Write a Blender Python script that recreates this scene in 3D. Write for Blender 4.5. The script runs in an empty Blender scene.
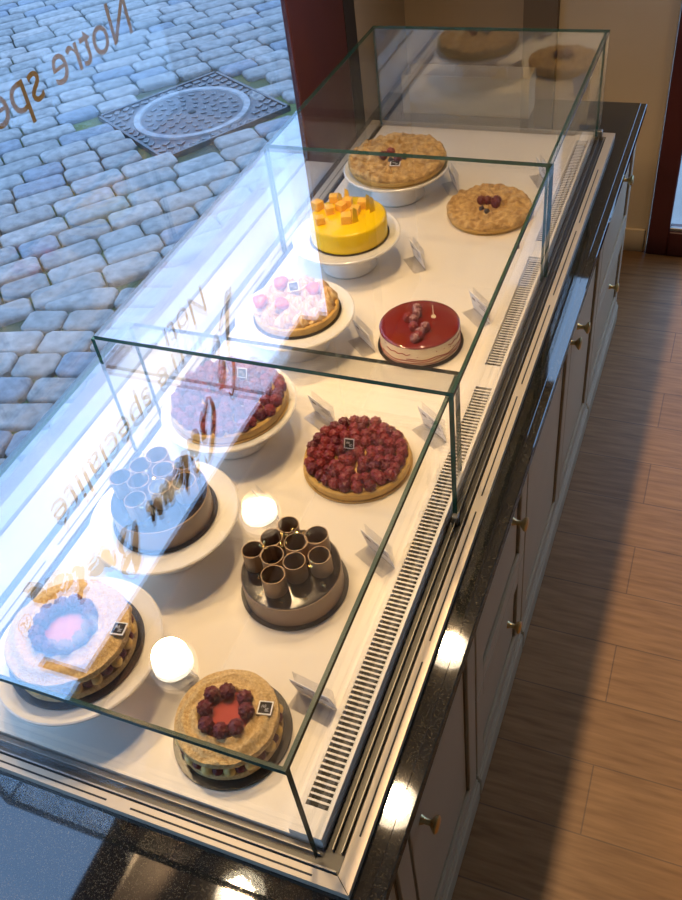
import bpy, bmesh, math, random
from mathutils import Vector, Matrix, noise
random.seed(7)
PI = math.pi
Z0 = 1.25                      # height of the upper glass tops above the shop floor
DECK = Z0 - 0.325              # white floor inside the display case
STONE = Z0 - 0.35              # top of the granite worktop
scene = bpy.context.scene
COL = scene.collection

# ------------------------------------------------------------------ materials
def nt(name):
    m = bpy.data.materials.new(name); m.use_nodes = True
    t = m.node_tree
    return m, t, t.nodes['Principled BSDF']
def setp(b, **kw):
    names = {'rough': 'Roughness', 'metal': 'Metallic', 'spec': 'Specular IOR Level', 'coat': 'Coat Weight',
             'coat_rough': 'Coat Roughness', 'sss': 'Subsurface Weight'}
    for k, v in kw.items(): b.inputs[names[k]].default_value = v
def plain(name, c, **kw):
    m, t, b = nt(name); b.inputs['Base Color'].default_value = (*c, 1); setp(b, **kw); return m
def noisy(name, c1, c2, scale=20, bump=0.0, detail=4, pos=(0.35, 0.65), bscale=None, dist=0.01, stretch=None, **kw):
    m, t, b = nt(name); N = t.nodes; L = t.links
    tc = N.new('ShaderNodeTexCoord'); src = tc.outputs['Object']
    if stretch:
        mp = N.new('ShaderNodeMapping'); mp.inputs['Scale'].default_value = stretch
        L.new(src, mp.inputs[0]); src = mp.outputs[0]
    n = N.new('ShaderNodeTexNoise'); n.inputs['Scale'].default_value = scale; n.inputs['Detail'].default_value = detail
    L.new(src, n.inputs['Vector'])
    r = N.new('ShaderNodeValToRGB'); r.color_ramp.elements[0].color = (*c1, 1); r.color_ramp.elements[1].color = (*c2, 1)
    r.color_ramp.elements[0].position, r.color_ramp.elements[1].position = pos
    L.new(n.outputs['Fac'], r.inputs['Fac']); L.new(r.outputs[0], b.inputs['Base Color'])
    if bump:
        n2 = N.new('ShaderNodeTexNoise'); n2.inputs['Scale'].default_value = bscale or scale * 2; n2.inputs['Detail'].default_value = 5
        L.new(src, n2.inputs['Vector'])
        bp = N.new('ShaderNodeBump'); bp.inputs['Strength'].default_value = bump; bp.inputs['Distance'].default_value = dist
        L.new(n2.outputs['Fac'], bp.inputs['Height']); L.new(bp.outputs[0], b.inputs['Normal'])
    setp(b, **kw); return m

def glass_mat(name, tint, f0, boost=1.0):
    """thin sheet glass: clear, with a Schlick mirror reflection"""
    m = bpy.data.materials.new(name); m.use_nodes = True
    t = m.node_tree; N = t.nodes; L = t.links; N.clear()
    out = N.new('ShaderNodeOutputMaterial'); mix = N.new('ShaderNodeMixShader')
    tr = N.new('ShaderNodeBsdfTransparent'); tr.inputs[0].default_value = (*tint, 1)
    gl = N.new('ShaderNodeBsdfGlossy'); gl.inputs['Roughness'].default_value = 0.0; gl.inputs['Color'].default_value = (0.96, 0.98, 1, 1)
    g = N.new('ShaderNodeNewGeometry')
    d = N.new('ShaderNodeVectorMath'); d.operation = 'DOT_PRODUCT'
    L.new(g.outputs['Incoming'], d.inputs[0]); L.new(g.outputs['Normal'], d.inputs[1])
    def mt(op, a, b=None):
        n = N.new('ShaderNodeMath'); n.operation = op
        for i, v in enumerate((a, b)):
            if v is None: continue
            if isinstance(v, (int, float)): n.inputs[i].default_value = v
            else: L.new(v, n.inputs[i])
        return n.outputs[0]
    c = mt('ABSOLUTE', d.outputs['Value']); c = mt('SUBTRACT', 1.0, c); c = mt('POWER', c, 5.0)
    f = mt('MULTIPLY', c, (1 - f0) * boost); f = mt('ADD', f, f0)
    L.new(f, mix.inputs[0]); L.new(tr.outputs[0], mix.inputs[1]); L.new(gl.outputs[0], mix.inputs[2])
    L.new(mix.outputs[0], out.inputs[0])
    return m

def stone_mat():
    m, t, b = nt('black_granite'); N = t.nodes; L = t.links
    tc = N.new('ShaderNodeTexCoord')
    v = N.new('ShaderNodeTexVoronoi'); v.inputs['Scale'].default_value = 750; L.new(tc.outputs['Object'], v.inputs['Vector'])
    r = N.new('ShaderNodeValToRGB')
    e = r.color_ramp.elements; e[0].position = 0.80; e[0].color = (0.010, 0.010, 0.010, 1); e[1].position = 0.97; e[1].color = (0.075, 0.068, 0.05, 1)
    sp = N.new('ShaderNodeSeparateColor'); L.new(v.outputs['Color'], sp.inputs[0])
    L.new(sp.outputs[0], r.inputs['Fac']); L.new(r.outputs[0], b.inputs['Base Color'])
    setp(b, rough=0.035, spec=0.5); b.inputs['IOR'].default_value = 1.9
    return m

def floor_mat():
    m, t, b = nt('oak_planks'); N = t.nodes; L = t.links
    tc = N.new('ShaderNodeTexCoord')
    br = N.new('ShaderNodeTexBrick')
    br.offset = 0.37; br.inputs['Scale'].default_value = 1.0
    br.inputs['Brick Width'].default_value = 1.15; br.inputs['Row Height'].default_value = 0.19
    br.inputs['Mortar Size'].default_value = 0.002; br.inputs['Mortar Smooth'].default_value = 0.3
    br.inputs['Color1'].default_value = (0.33, 0.19, 0.085, 1); br.inputs['Color2'].default_value = (0.29, 0.165, 0.074, 1)
    br.inputs['Mortar'].default_value = (0.17, 0.105, 0.06, 1)
    L.new(tc.outputs['Object'], br.inputs['Vector'])
    mp = N.new('ShaderNodeMapping'); mp.inputs['Scale'].default_value = (3, 28, 1); L.new(tc.outputs['Object'], mp.inputs[0])
    n = N.new('ShaderNodeTexNoise'); n.inputs['Scale'].default_value = 2.2; n.inputs['Detail'].default_value = 7; L.new(mp.outputs[0], n.inputs['Vector'])
    mx = N.new('ShaderNodeMix'); mx.data_type = 'RGBA'; mx.blend_type = 'MULTIPLY'; mx.inputs[0].default_value = 0.65
    r = N.new('ShaderNodeValToRGB'); r.color_ramp.elements[0].color = (0.55, 0.5, 0.45, 1); r.color_ramp.elements[1].color = (1.2, 1.2, 1.2, 1)
    r.color_ramp.elements[0].position = 0.3; r.color_ramp.elements[1].position = 0.7
    L.new(n.outputs['Fac'], r.inputs['Fac']); L.new(br.outputs['Color'], mx.inputs[6]); L.new(r.outputs[0], mx.inputs[7])
    L.new(mx.outputs[2], b.inputs['Base Color'])
    bp = N.new('ShaderNodeBump'); bp.inputs['Strength'].default_value = 0.25; bp.inputs['Distance'].default_value = 0.003
    L.new(n.outputs['Fac'], bp.inputs['Height']); L.new(bp.outputs[0], b.inputs['Normal'])
    setp(b, rough=0.42, spec=0.35)
    return m

def attr_mat(name, rough=0.6, bump=0.4, bscale=25):
    m, t, b = nt(name); N = t.nodes; L = t.links
    a = N.new('ShaderNodeAttribute'); a.attribute_name = 'tone'
    tc = N.new('ShaderNodeTexCoord')
    n = N.new('ShaderNodeTexNoise'); n.inputs['Scale'].default_value = bscale; n.inputs['Detail'].default_value = 6; L.new(tc.outputs['Object'], n.inputs['Vector'])
    mx = N.new('ShaderNodeMix'); mx.data_type = 'RGBA'; mx.blend_type = 'MULTIPLY'; mx.inputs[0].default_value = 1.0
    r = N.new('ShaderNodeValToRGB'); r.color_ramp.elements[0].color = (0.62, 0.62, 0.62, 1); r.color_ramp.elements[1].color = (1.25, 1.25, 1.25, 1)
    r.color_ramp.elements[0].position = 0.3; r.color_ramp.elements[1].position = 0.7
    L.new(n.outputs['Fac'], r.inputs['Fac']); L.new(a.outputs['Color'], mx.inputs[6]); L.new(r.outputs[0], mx.inputs[7])
    L.new(mx.outputs[2], b.inputs['Base Color'])
    bp = N.new('ShaderNodeBump'); bp.inputs['Strength'].default_value = bump; bp.inputs['Distance'].default_value = 0.01
    L.new(n.outputs['Fac'], bp.inputs['Height']); L.new(bp.outputs[0], b.inputs['Normal'])
    setp(b, rough=rough); return m

def emit_mat(name, c, s):
    m, t, b = nt(name); b.inputs['Base Color'].default_value = (*c, 1)
    b.inputs['Emission Color'].default_value = (*c, 1); b.inputs['Emission Strength'].default_value = s; return m

M = {}
M['case_glass'] = glass_mat('case_glass', (0.985, 0.995, 0.99), 0.185, 1.0)
M['side_glass'] = glass_mat('side_glass', (0.985, 0.995, 0.99), 0.035, 0.55)
M['door_glass'] = glass_mat('door_glass', (0.985, 0.995, 0.99), 0.06, 1.0)
M['window_glass'] = glass_mat('window_glass', (0.97, 0.98, 0.98), 0.04, 1.0)
M['glass_edge'] = plain('glass_edge', (0.013, 0.065, 0.05), rough=0.2)
M['granite'] = stone_mat()
M['floor'] = floor_mat()
M['deck'] = plain('white_enamel', (0.84, 0.765, 0.655), rough=0.28, spec=0.4)
M['rim'] = plain('satin_steel', (0.54, 0.455, 0.345), rough=0.38, metal=0.15)
M['dark_gap'] = plain('dark_gap', (0.012, 0.011, 0.010), rough=0.6)
M['duct'] = plain('duct', (0.022, 0.016, 0.009), rough=0.7)
M['track'] = plain('dark_aluminium', (0.075, 0.072, 0.07), rough=0.4, metal=0.5)
M['track_light'] = plain('aluminium', (0.28, 0.265, 0.245), rough=0.42, metal=0.6)
M['wall'] = noisy('beige_plaster', (0.47, 0.385, 0.275), (0.50, 0.41, 0.295), 3, rough=0.8)
M['wall_dark'] = noisy('taupe_plaster', (0.12, 0.088, 0.06), (0.135, 0.098, 0.066), 3, rough=0.8)
M['wall_mid'] = noisy('brown_plaster', (0.31, 0.24, 0.165), (0.34, 0.26, 0.18), 3, rough=0.8)
M['ceiling'] = plain('ceiling_paint', (0.55, 0.48, 0.40), rough=0.9)
M['header'] = plain('header_paint', (0.10, 0.06, 0.045), rough=0.7)
M['maroon'] = noisy('maroon_paint', (0.058, 0.010, 0.010), (0.07, 0.013, 0.012), 6, rough=0.45)
M['black_paint'] = plain('black_paint', (0.018, 0.015, 0.014), rough=0.5)
M['sill'] = plain('white_sill', (0.40, 0.39, 0.375), rough=0.35)
M['cabinet'] = noisy('cream_lacquer', (0.43, 0.37, 0.25), (0.455, 0.39, 0.265), 4, rough=0.5)
M['gap_shade'] = plain('cabinet_gap_shade', (0.14, 0.105, 0.05), rough=0.8)  # brown stands in for the shade in door gaps and recesses
M['brass'] = plain('aged_brass', (0.62, 0.47, 0.22), rough=0.3, metal=1.0)
M['porcelain'] = plain('white_porcelain', (0.82, 0.79, 0.74), rough=0.18, spec=0.6)
M['board'] = plain('black_cake_board', (0.030, 0.024, 0.020), rough=0.25)
M['gold_board'] = plain('gold_cake_board', (0.60, 0.40, 0.14), rough=0.35, metal=0.5)
M['biscuit'] = noisy('almond_biscuit', (0.60, 0.36, 0.12), (0.88, 0.63, 0.28), 230, bump=1.0, bscale=420, dist=0.003, rough=0.75)
M['crumble'] = noisy('crumble', (0.37, 0.19, 0.05), (0.74, 0.47, 0.175), 60, bump=1.0, bscale=170, dist=0.005, rough=0.8)
M['crust'] = noisy('pastry_crust', (0.58, 0.34, 0.075), (0.70, 0.45, 0.13), 40, bump=0.4, bscale=150, dist=0.003, rough=0.65)
M['jelly'] = plain('raspberry_jelly', (0.50, 0.065, 0.045), rough=0.55, spec=0.2)
M['jelly_dark'] = plain('dark_raspberry_filling', (0.16, 0.012, 0.016), rough=0.3)
M['raspberry'] = noisy('raspberry', (0.19, 0.012, 0.013), (0.30, 0.030, 0.026), 60, rough=0.38, spec=0.45)
M['raspberry_dark'] = noisy('ripe_raspberry', (0.10, 0.006, 0.010), (0.17, 0.012, 0.016), 90, rough=0.42, spec=0.4)
M['sugar_berry'] = noisy('sugared_berry', (0.16, 0.012, 0.018), (0.62, 0.42, 0.40), 160, pos=(0.45, 0.75), rough=0.6)
M['blueberry'] = plain('blueberry', (0.022, 0.020, 0.040), rough=0.45)
M['cream'] = plain('vanilla_cream', (0.92, 0.60, 0.17), rough=0.35, sss=0.0)
M['choc'] = noisy('milk_chocolate_side', (0.26, 0.175, 0.11), (0.31, 0.21, 0.135), 8, rough=0.38, spec=0.5)
M['choc_glaze'] = plain('dark_chocolate_glaze', (0.022, 0.015, 0.013), rough=0.12, spec=0.6)
M['choc_tube'] = noisy('chocolate_tube', (0.40, 0.235, 0.105), (0.50, 0.30, 0.14), 30, rough=0.42, stretch=(1, 1, 0.2))
M['choc_in'] = plain('chocolate_inside', (0.24, 0.13, 0.055), rough=0.5)
M['gold'] = plain('gold_leaf', (0.95, 0.72, 0.28), rough=0.25, metal=1.0)
M['red_glaze'] = plain('red_mirror_glaze', (0.185, 0.010, 0.008), rough=0.06, spec=0.7, coat=0.5)
M['mousse'] = noisy('cream_mousse', (0.74, 0.60, 0.40), (0.80, 0.68, 0.48), 14, rough=0.5)
M['red_streak'] = plain('berry_coulis', (0.38, 0.05, 0.025), rough=0.4)
M['yellow'] = plain('mango_glaze', (0.90, 0.60, 0.003), rough=0.15, spec=0.5)
M['mango'] = plain('mango_cube', (0.92, 0.52, 0.07), rough=0.3)
M['chocplate'] = plain('yellow_chocolate_shard', (0.86, 0.60, 0.03), rough=0.25)
M['meringue'] = noisy('toasted_meringue', (0.46, 0.24, 0.06), (0.80, 0.60, 0.33), 70, pos=(0.3, 0.6), rough=0.55)
M['strawberry'] = noisy('strawberry', (0.55, 0.05, 0.02), (0.70, 0.13, 0.05), 60, rough=0.3)
M['paper'] = plain('white_card', (0.90, 0.88, 0.87), rough=0.6)
M['ink'] = plain('grey_print', (0.16, 0.13, 0.14), rough=0.6)
M['tag_white'] = plain('tag_white', (0.85, 0.83, 0.80), rough=0.4)
M['tag_black'] = plain('tag_black', (0.012, 0.010, 0.011), rough=0.6, spec=0.1)
M['acrylic'] = glass_mat('clear_acrylic', (0.90, 0.90, 0.91), 0.06, 1.0)
M['letter'] = plain('ochre_lettering', (0.135, 0.09, 0.02), rough=0.5)
M['cobble'] = attr_mat('granite_cobble', 0.55, 0.5, 18)
M['joint'] = noisy('mossy_joint', (0.045, 0.042, 0.034), (0.12, 0.14, 0.05), 1.6, rough=0.95)
M['paving'] = noisy('pale_paving', (0.30, 0.29, 0.27), (0.36, 0.35, 0.33), 4, rough=0.7)
M['iron'] = noisy('cast_iron', (0.075, 0.075, 0.085), (0.12, 0.115, 0.12), 12, rough=0.5, metal=0.3)
M['iron_high'] = noisy('worn_cast_iron', (0.20, 0.195, 0.20), (0.30, 0.29, 0.29), 14, rough=0.45, metal=0.3)
M['bulb'] = emit_mat('lamp_lens', (1.0, 0.83, 0.60), 9)
M['lamp_body'] = plain('lamp_body', (0.75, 0.73, 0.70), rough=0.4)
M['plaque'] = plain('plaque', (0.05, 0.03, 0.025), rough=0.6)
M['tray'] = plain('cream_card_box', (0.50, 0.42, 0.28), rough=0.6)

# ------------------------------------------------------------------ mesh helpers
def bx(bm, x0, x1, y0, y1, z0, z1, bev=0.0, mi=0, seg=1, rot=None, piv=None):
    r = bmesh.ops.create_cube(bm, size=1.0)
    vs = r['verts']
    bmesh.ops.scale(bm, vec=(x1 - x0, y1 - y0, z1 - z0), verts=vs)
    bmesh.ops.translate(bm, vec=((x0 + x1) / 2, (y0 + y1) / 2, (z0 + z1) / 2), verts=vs)
    fs = list({f for v in vs for f in v.link_faces})
    if bev:
        es = list({e for v in vs for e in v.link_edges})
        g = bmesh.ops.bevel(bm, geom=es, offset=bev, segments=seg, profile=0.5, affect='EDGES')
        fs = [f for f in bm.faces if f.is_valid and f in set(g['faces'])] + [f for f in fs if f.is_valid]
        vs = list({v for f in fs for v in f.verts})
    for f in fs: f.material_index = mi
    if rot is not None:
        bmesh.ops.rotate(bm, cent=piv or (0, 0, 0), matrix=rot, verts=vs)
    return vs
def lathe(bm, prof, seg=64, cen=(0, 0), mi=0, disp=None, start=0):
    """prof = [(r, z)...]; r = 0 closes with a pole"""
    rings = []
    for (r, z) in prof:
        if r < 1e-6:
            rings.append([bm.verts.new((cen[0], cen[1], z))]); continue
        ring = []
        for k in range(seg):
            a = 2 * PI * k / seg
            rr, zz = (r, z) if disp is None else disp(r, z, a)
            ring.append(bm.verts.new((cen[0] + rr * math.cos(a), cen[1] + rr * math.sin(a), zz)))
        rings.append(ring)
    for A, B in zip(rings, rings[1:]):
        for k in range(seg):
            k2 = (k + 1) % seg
            if len(A) == 1 and len(B) == 1: break
            if len(A) == 1: f = bm.faces.new((A[0], B[k], B[k2]))
            elif len(B) == 1: f = bm.faces.new((A[k], B[0], A[k2]))
            else: f = bm.faces.new((A[k], B[k], B[k2], A[k2]))
            f.material_index = mi
    return rings
def tube(bm, pts, rad, seg=8, mi=0, closed=False):
    pts = [Vector(p) for p in pts]; rings = []
    n = len(pts)
    for i, p in enumerate(pts):
        d = (pts[min(i + 1, n - 1)] - pts[max(i - 1, 0)]).normalized()
        up = Vector((0, 0, 1)) if abs(d.z) < 0.95 else Vector((1, 0, 0))
        a = d.cross(up).normalized(); b = d.cross(a)
        r = rad[i] if isinstance(rad, (list, tuple)) else rad
        rings.append([bm.verts.new(p + r * (math.cos(2 * PI * k / seg) * a + math.sin(2 * PI * k / seg) * b)) for k in range(seg)])
    for A, B in zip(rings, rings[1:]):
        for k in range(seg):
            bm.faces.new((A[k], A[(k + 1) % seg], B[(k + 1) % seg], B[k])).material_index = mi
    bm.faces.new(rings[0]).material_index = mi; bm.faces.new(rings[-1][::-1]).material_index = mi
def ico(bm, c, r, sub=1, mi=0, sc=(1, 1, 1)):
    g = bmesh.ops.create_icosphere(bm, subdivisions=sub, radius=r)
    bmesh.ops.scale(bm, vec=sc, verts=g['verts']); bmesh.ops.translate(bm, vec=c, verts=g['verts'])
    for f in {f for v in g['verts'] for f in v.link_faces}: f.material_index = mi
def obj(name, bm, mats, parent=None, smooth=False, loc=None, rotz=None):
    bmesh.ops.recalc_face_normals(bm, faces=bm.faces)
    me = bpy.data.meshes.new(name); bm.to_mesh(me); bm.free()
    if not isinstance(mats, (list, tuple)): mats = [mats]
    for m in mats: me.materials.append(m)
    if smooth:
        me.polygons.foreach_set('use_smooth', [True] * len(me.polygons))
        if smooth != 'all':
            me.set_sharp_from_angle(angle=math.radians(40))
    o = bpy.data.objects.new(name, me); COL.objects.link(o)
    if parent: o.parent = parent
    if loc: o.location = loc
    if rotz is not None: o.rotation_euler.z = rotz
    return o
def inst(name, src, parent, loc, rot=(0, 0, 0), sc=1.0):
    o = src.copy(); o.name = name; COL.objects.link(o); o.parent = parent
    o.location = loc; o.rotation_euler = rot; o.scale = (sc, sc, sc) if isinstance(sc, (int, float)) else sc
    return o
def tag(o, label, cat, group=None):
    o['label'] = label; o['category'] = cat
    if group: o['group'] = group
    return o
def thing(name, label, cat, loc=(0, 0, 0), rotz=0, group=None):
    o = bpy.data.objects.new(name, None); COL.objects.link(o); o.empty_display_size = 0.05
    loc = Vector(loc)
    if cat == 'cake stand' or (cat in ('cake', 'tart') and loc.z > DECK + .05): loc.x *= .990; loc.y *= .990
    o.location = loc; o.rotation_euler.z = rotz
    return tag(o, label, cat, group)
def struct(name, bm, m, parent=None, smooth=False):
    o = obj(name, bm, m, parent, smooth)
    if parent is None: o['kind'] = 'structure'
    return o
def B(*a, **k):
    bm = bmesh.new(); bx(bm, *a, **k); return bm

# ------------------------------------------------------------------ room shell
YB, YF, XR, XW = 3.62, -2.6, 2.7, -1.26
HEAD = Z0 + 1.02               # underside of the shop-window head
CEIL = Z0 + 1.55
struct('floor', B(-1.29, XR, YF, YB + 0.1, -0.06, 0), M['floor'])
struct('ceiling', B(-1.6, XR + .1, YF - .1, YB + 0.1, CEIL, CEIL + 0.1), M['ceiling'])
# back wall with the door opening x -0.19..0.80
bm = bmesh.new()
bx(bm, -1.62, -0.62, YB, YB + 0.12, 0, CEIL); bx(bm, -0.62, -0.195, YB, YB + 0.12, 0, 1.97); bx(bm, -0.62, -0.195, YB, YB + 0.12, 2.74, CEIL); bx(bm, -0.40, -0.195, YB, YB + 0.12, 1.97, 2.74)
bx(bm, 2.10, XR, YB, YB + 0.12, 0, CEIL); bx(bm, 0.10, 2.10, YB, YB + 0.12, 2.2, CEIL); bx(bm, 0.83, 2.10, YB, YB + 0.12, 0, 0.30); bx(bm, -0.195, 0.10, YB, YB + 0.12, 2.2, CEIL)

struct('wall_back', bm, M['wall'])
struct('wall_right', B(XR, XR + 0.1, YF, YB + 0.1, 0, CEIL), M['wall'])
struct('wall_front', B(-1.6, XR, YF - 0.1, YF, 0, CEIL), M['wall'])
bm = bmesh.new()
bx(bm, -1.40, XW - 0.012, YF, 2.54, 0, STONE - 0.04)                    # below the window
bx(bm, -1.40, XW - 0.012, YF, 2.54, HEAD, CEIL)                         # above the window
struct('wall_left', bm, M['header'])
struct('wall_left', B(-1.30, -1.262, 3.076, YB - .013, 0, CEIL - .001), M['wall_mid'])
struct('trim_1', B(-0.765, -0.635, YB - 0.05, YB - 0.001, 0, 1.95), M['wall_dark'])   # dark pilaster on the back wall
struct('trim_2', B(-1.495, -0.766, YB - 0.012, YB - 0.001, 0, CEIL - 0.001) if False else B(-1.495, -0.766, YB - 0.012, YB - 0.001, 0, 1.95), M['wall_mid'])   # darker painted stretch of it
struct('trim_3', B(-1.27, -1.163, -1.2, 2.535, STONE - 0.05, STONE - 0.004, bev=0.003), M['sill'])      # window board
struct('trim_4', B(-1.283, -1.262, 2.541, 2.975, 0, CEIL - 0.001, bev=0.004), M['maroon'])     # wide maroon post
struct('trim_5', B(-1.29, -1.262, 2.976, 3.075, 0.0, CEIL - 0.001), M['black_paint'])
bm = bmesh.new(); bx(bm, -0.62, -0.205, YB - 0.015, YB - 0.001, 0.0, 0.11, bev=0.003); bx(bm, 0.84, XR, YB - 0.015, YB - 0.001, 0.0, 0.11, bev=0.003)
struct('baseboard_back', bm, M['wall'])

bm = bmesh.new(); bx(bm, -0.62, -0.60, YB + .03, YB + .08, 1.97, 2.74); bx(bm, -0.42, -0.40, YB + .03, YB + .08, 1.97, 2.74); bx(bm, -0.60, -0.42, YB + .03, YB + .08, 1.97, 2.0); bx(bm, -0.60, -0.42, YB + .03, YB + .08, 2.71, 2.74)
w2 = struct('window_2', bm, M['maroon'])
obj('window_pane', B(-0.60, -0.42, YB + .05, YB + .056, 2.0, 2.71), M['door_glass'], w2)
# shop window: one thin frame, the pane and its lettering
w1 = struct('window_1', B(XW - 0.055, XW - 0.005, YF, 2.54, HEAD - 0.03, HEAD - 0.0005), M['maroon'])
bm = bmesh.new(); bx(bm, XW - 0.055, XW - 0.012, YF, 2.54, STONE - 0.04, STONE + 0.004)
obj('bottom_rail', bm, M['sill'], w1)
bm = bmesh.new(); bx(bm, XW - 0.012, XW - 0.006, YF, 2.539, STONE + 0.004, HEAD - 0.03)
obj('window_pane', bm, M['window_glass'], w1)

def text_mesh(s):
    cu = bpy.data.curves.new('t', 'FONT'); cu.body = s; cu.size = 1.0; cu.fill_mode = 'FRONT'; cu.resolution_u = 4
    o = bpy.data.objects.new('t', cu); COL.objects.link(o)
    dg = bpy.context.evaluated_depsgraph_get(); dg.update()
    me = bpy.data.meshes.new_from_object(o.evaluated_get(dg))
    bm = bmesh.new(); bm.from_mesh(me)
    bpy.data.objects.remove(o); bpy.data.curves.remove(cu); bpy.data.meshes.remove(me)
    return bm
def fit_text(s, width, capz):
    """text in its own plane: x from 0 to width, cap height capz"""
    bm = text_mesh(s)
    xs = [v.co.x for v in bm.verts]; x0, x1 = min(xs), max(xs)
    cap = 0.70
    for v in bm.verts:
        v.co.x = (v.co.x - x0) / (x1 - x0) * width; v.co.y = v.co.y / cap * capz
    return bm
XL = XW - 0.0135                # outside face of the pane
bm = fit_text('Notre spécialité', 0.80, 0.088)
for v in bm.verts:
    x, y = v.co.x, v.co.y
    v.co = Vector((XL, 1.762 - x, Z0 + 0.343 + y))
o = obj('lettering', bm, M['letter'], w1)

# flowing script above it, drawn as broad-nib pen strokes
def catmull(p, n=10):
    out = []
    q = [p[0]] + list(p) + [p[-1]]
    for i in range(1, len(q) - 2):
        a, b, c, d = [Vector((*t, 0)) for t in q[i - 1:i + 3]]
        for k in range(n):
            t = k / n
            out.append(0.5 * (2 * b + (c - a) * t + (2 * a - 5 * b + 4 * c - d) * t * t + (3 * b - a - 3 * c + d) * t ** 3))
    out.append(Vector((*p[-1], 0))); return out
G = {  # glyph: (advance, strokes) x-height 1, ascender 2.2
 'L': (1.7, [[(1.5, 1.9), (1.2, 2.3), (.8, 1.9), (.6, .9), (.3, .1), (.0, .25), (.3, .4), (.9, .05), (1.5, .25)]]),
 'e': (.85, [[(.1, .45), (.55, .65), (.6, .95), (.3, .9), (.1, .4), (.3, .02), (.8, .35)]]),
 'G': (1.9, [[(1.5, 1.7), (1.3, 2.2), (.7, 1.9), (.2, .9), (.5, .05), (1.1, .3), (1.35, 1.0)], [(1.0, 1.0), (1.4, 1.05), (1.3, .3), (1.25, .05), (1.6, .2)]]),
 'a': (1.0, [[(.7, .85), (.35, 1.0), (.08, .5), (.2, .05), (.5, .3), (.75, .95)], [(.75, .95), (.62, .3), (.72, .02), (1.0, .3)]]),
 't': (.7, [[(.5, 1.75), (.32, .8), (.28, .12), (.45, .02), (.7, .3)], [(.05, 1.15), (.7, 1.25)]]),
 'u': (1.05, [[(.05, .6), (.22, .98), (.15, .3), (.3, .02), (.6, .4), (.75, .98)], [(.75, .98), (.68, .2), (.8, .02), (1.05, .3)]]),
 'B': (1.7, [[(.7, 2.1), (.5, 1.0), (.3, .05)], [(.2, 1.7), (.8, 2.3), (1.35, 1.9), (1.1, 1.35), (.6, 1.15), (1.2, 1.05), (1.35, .5), (.9, .02), (.35, .2)]]),
 'r': (.8, [[(.05, .5), (.25, 1.1), (.38, .95), (.6, .95), (.5, .4), (.55, .03), (.8, .3)]]),
 'o': (.9, [[(.45, .98), (.12, .6), (.2, .06), (.55, .1), (.68, .65), (.45, .98), (.6, .8), (.9, .85)]]),
 'n': (1.15, [[(.05, .6), (.2, .98), (.14, .02)], [(.16, .5), (.5, 1.0), (.68, .8), (.6, .2), (.75, .02), (1.1, .3)]]),
 ' ': (.6, []), '^': (0, [[(-.75, 1.3), (-.5, 1.65), (-.25, 1.3)]]),
}
def script_mesh(s, nib=0.30, ang=math.radians(35)):
    bm = bmesh.new(); x = 0
    for ch in s:
        adv, strokes = G[ch]
        for st in strokes:
            c = catmull(st); L = []; R = []
            for i, p in enumerate(c):
                d = c[min(i + 1, len(c) - 1)] - c[max(i - 1, 0)]
                d.normalize(); n = Vector((-d.y, d.x, 0))
                t = i / (len(c) - 1); w = nib * (0.12 + 0.88 * abs(math.sin(math.atan2(d.y, d.x) + ang)) ** 2) * (0.35 + 0.65 * math.sin(PI * min(max(t, .04), .96)))
                q = p + Vector((x + 0.28 * p.y, 0, 0))
                L.append(bm.verts.new(q + n * w)); R.append(bm.verts.new(q - n * w))
            for i in range(len(c) - 1): bm.faces.new((L[i], L[i + 1], R[i + 1], R[i]))
        x += adv
    return bm, x
bm, adv = script_mesh('Le Ga^teau Breton')
sx = 1.10 / adv
for v in bm.verts:
    x, y = v.co.x, v.co.y
    v.co = Vector((XL, 1.90 - x * sx, Z0 + 0.655 - 0.22 * ((1.90 - x * sx - 1.35) / 0.55) ** 2 + y * 0.07))
obj('script_lettering', bm, M['letter'], w1)
bm = bmesh.new()                                  # little ring mark after the script
lathe(bm, [(0.0225, 0), (0.0205, 0)], 32)
tube(bm, [(-.012, -.008, 0), (-.004, .010, 0), (.003, -.008, 0)], .0015, 5); tube(bm, [(.004, .010, 0), (.002, -.006, 0), (.012, -.008, 0)], .0015, 5)
for v in bm.verts:
    x, y, z = v.co
    v.co = Vector((XL - z, 0.757 - x, Z0 + 0.52 + y))
obj('ring_mark', bm, M['letter'], w1)
bm = bmesh.new(); bx(bm, XW - 0.020, XW - 0.013, -.014, .014, -.09, .09)
for v in bm.verts: v.co.y += .782 + v.co.z * .43; v.co.z += Z0 + .752
obj('sticker_strip', bm, M['plaque'], w1)

# back door
d1 = struct('door_1', B(-0.190, -0.105, YB - 0.03, YB + 0.05, 0.002, 2.195, bev=0.004), M['maroon'])
bm = bmesh.new(); bx(bm, -0.104, 0.74, YB - 0.03, YB + 0.05, 0.002, 0.12, bev=0.004); bx(bm, 0.741, 0.825, YB - 0.03, YB + 0.05, 0.002, 2.195, bev=0.004); bx(bm, -0.104, 0.74, YB - 0.03, YB + 0.05, 2.10, 2.195, bev=0.004)
obj('door_rails', bm, M['maroon'], d1)
bm = bmesh.new(); bx(bm, -0.104, 0.74, YB + 0.005, YB + 0.012, 0.121, 2.099)
obj('door_pane', bm, M['door_glass'], d1)
bm = bmesh.new(); bx(bm, -0.104, 0.74, YB - 0.02, YB + 0.0, 0.121, 0.135, bev=0.002)
obj('glazing_bead', bm, M['track_light'], d1)

bm = bmesh.new(); bx(bm, 0.83, 0.89, YB, YB + .05, .301, 2.199); bx(bm, 2.04, 2.10, YB, YB + .05, .301, 2.199); bx(bm, .89, 2.04, YB, YB + .05, .301, .36); bx(bm, .89, 2.04, YB, YB + .05, 2.14, 2.199)
w3 = struct('added_window_3', bm, M['maroon'])  # unseen glazing, added to bring daylight onto the far floor
obj('window_pane', B(.89, 2.04, YB + .02, YB + .026, .36, 2.14), M['door_glass'], w3)

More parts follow.
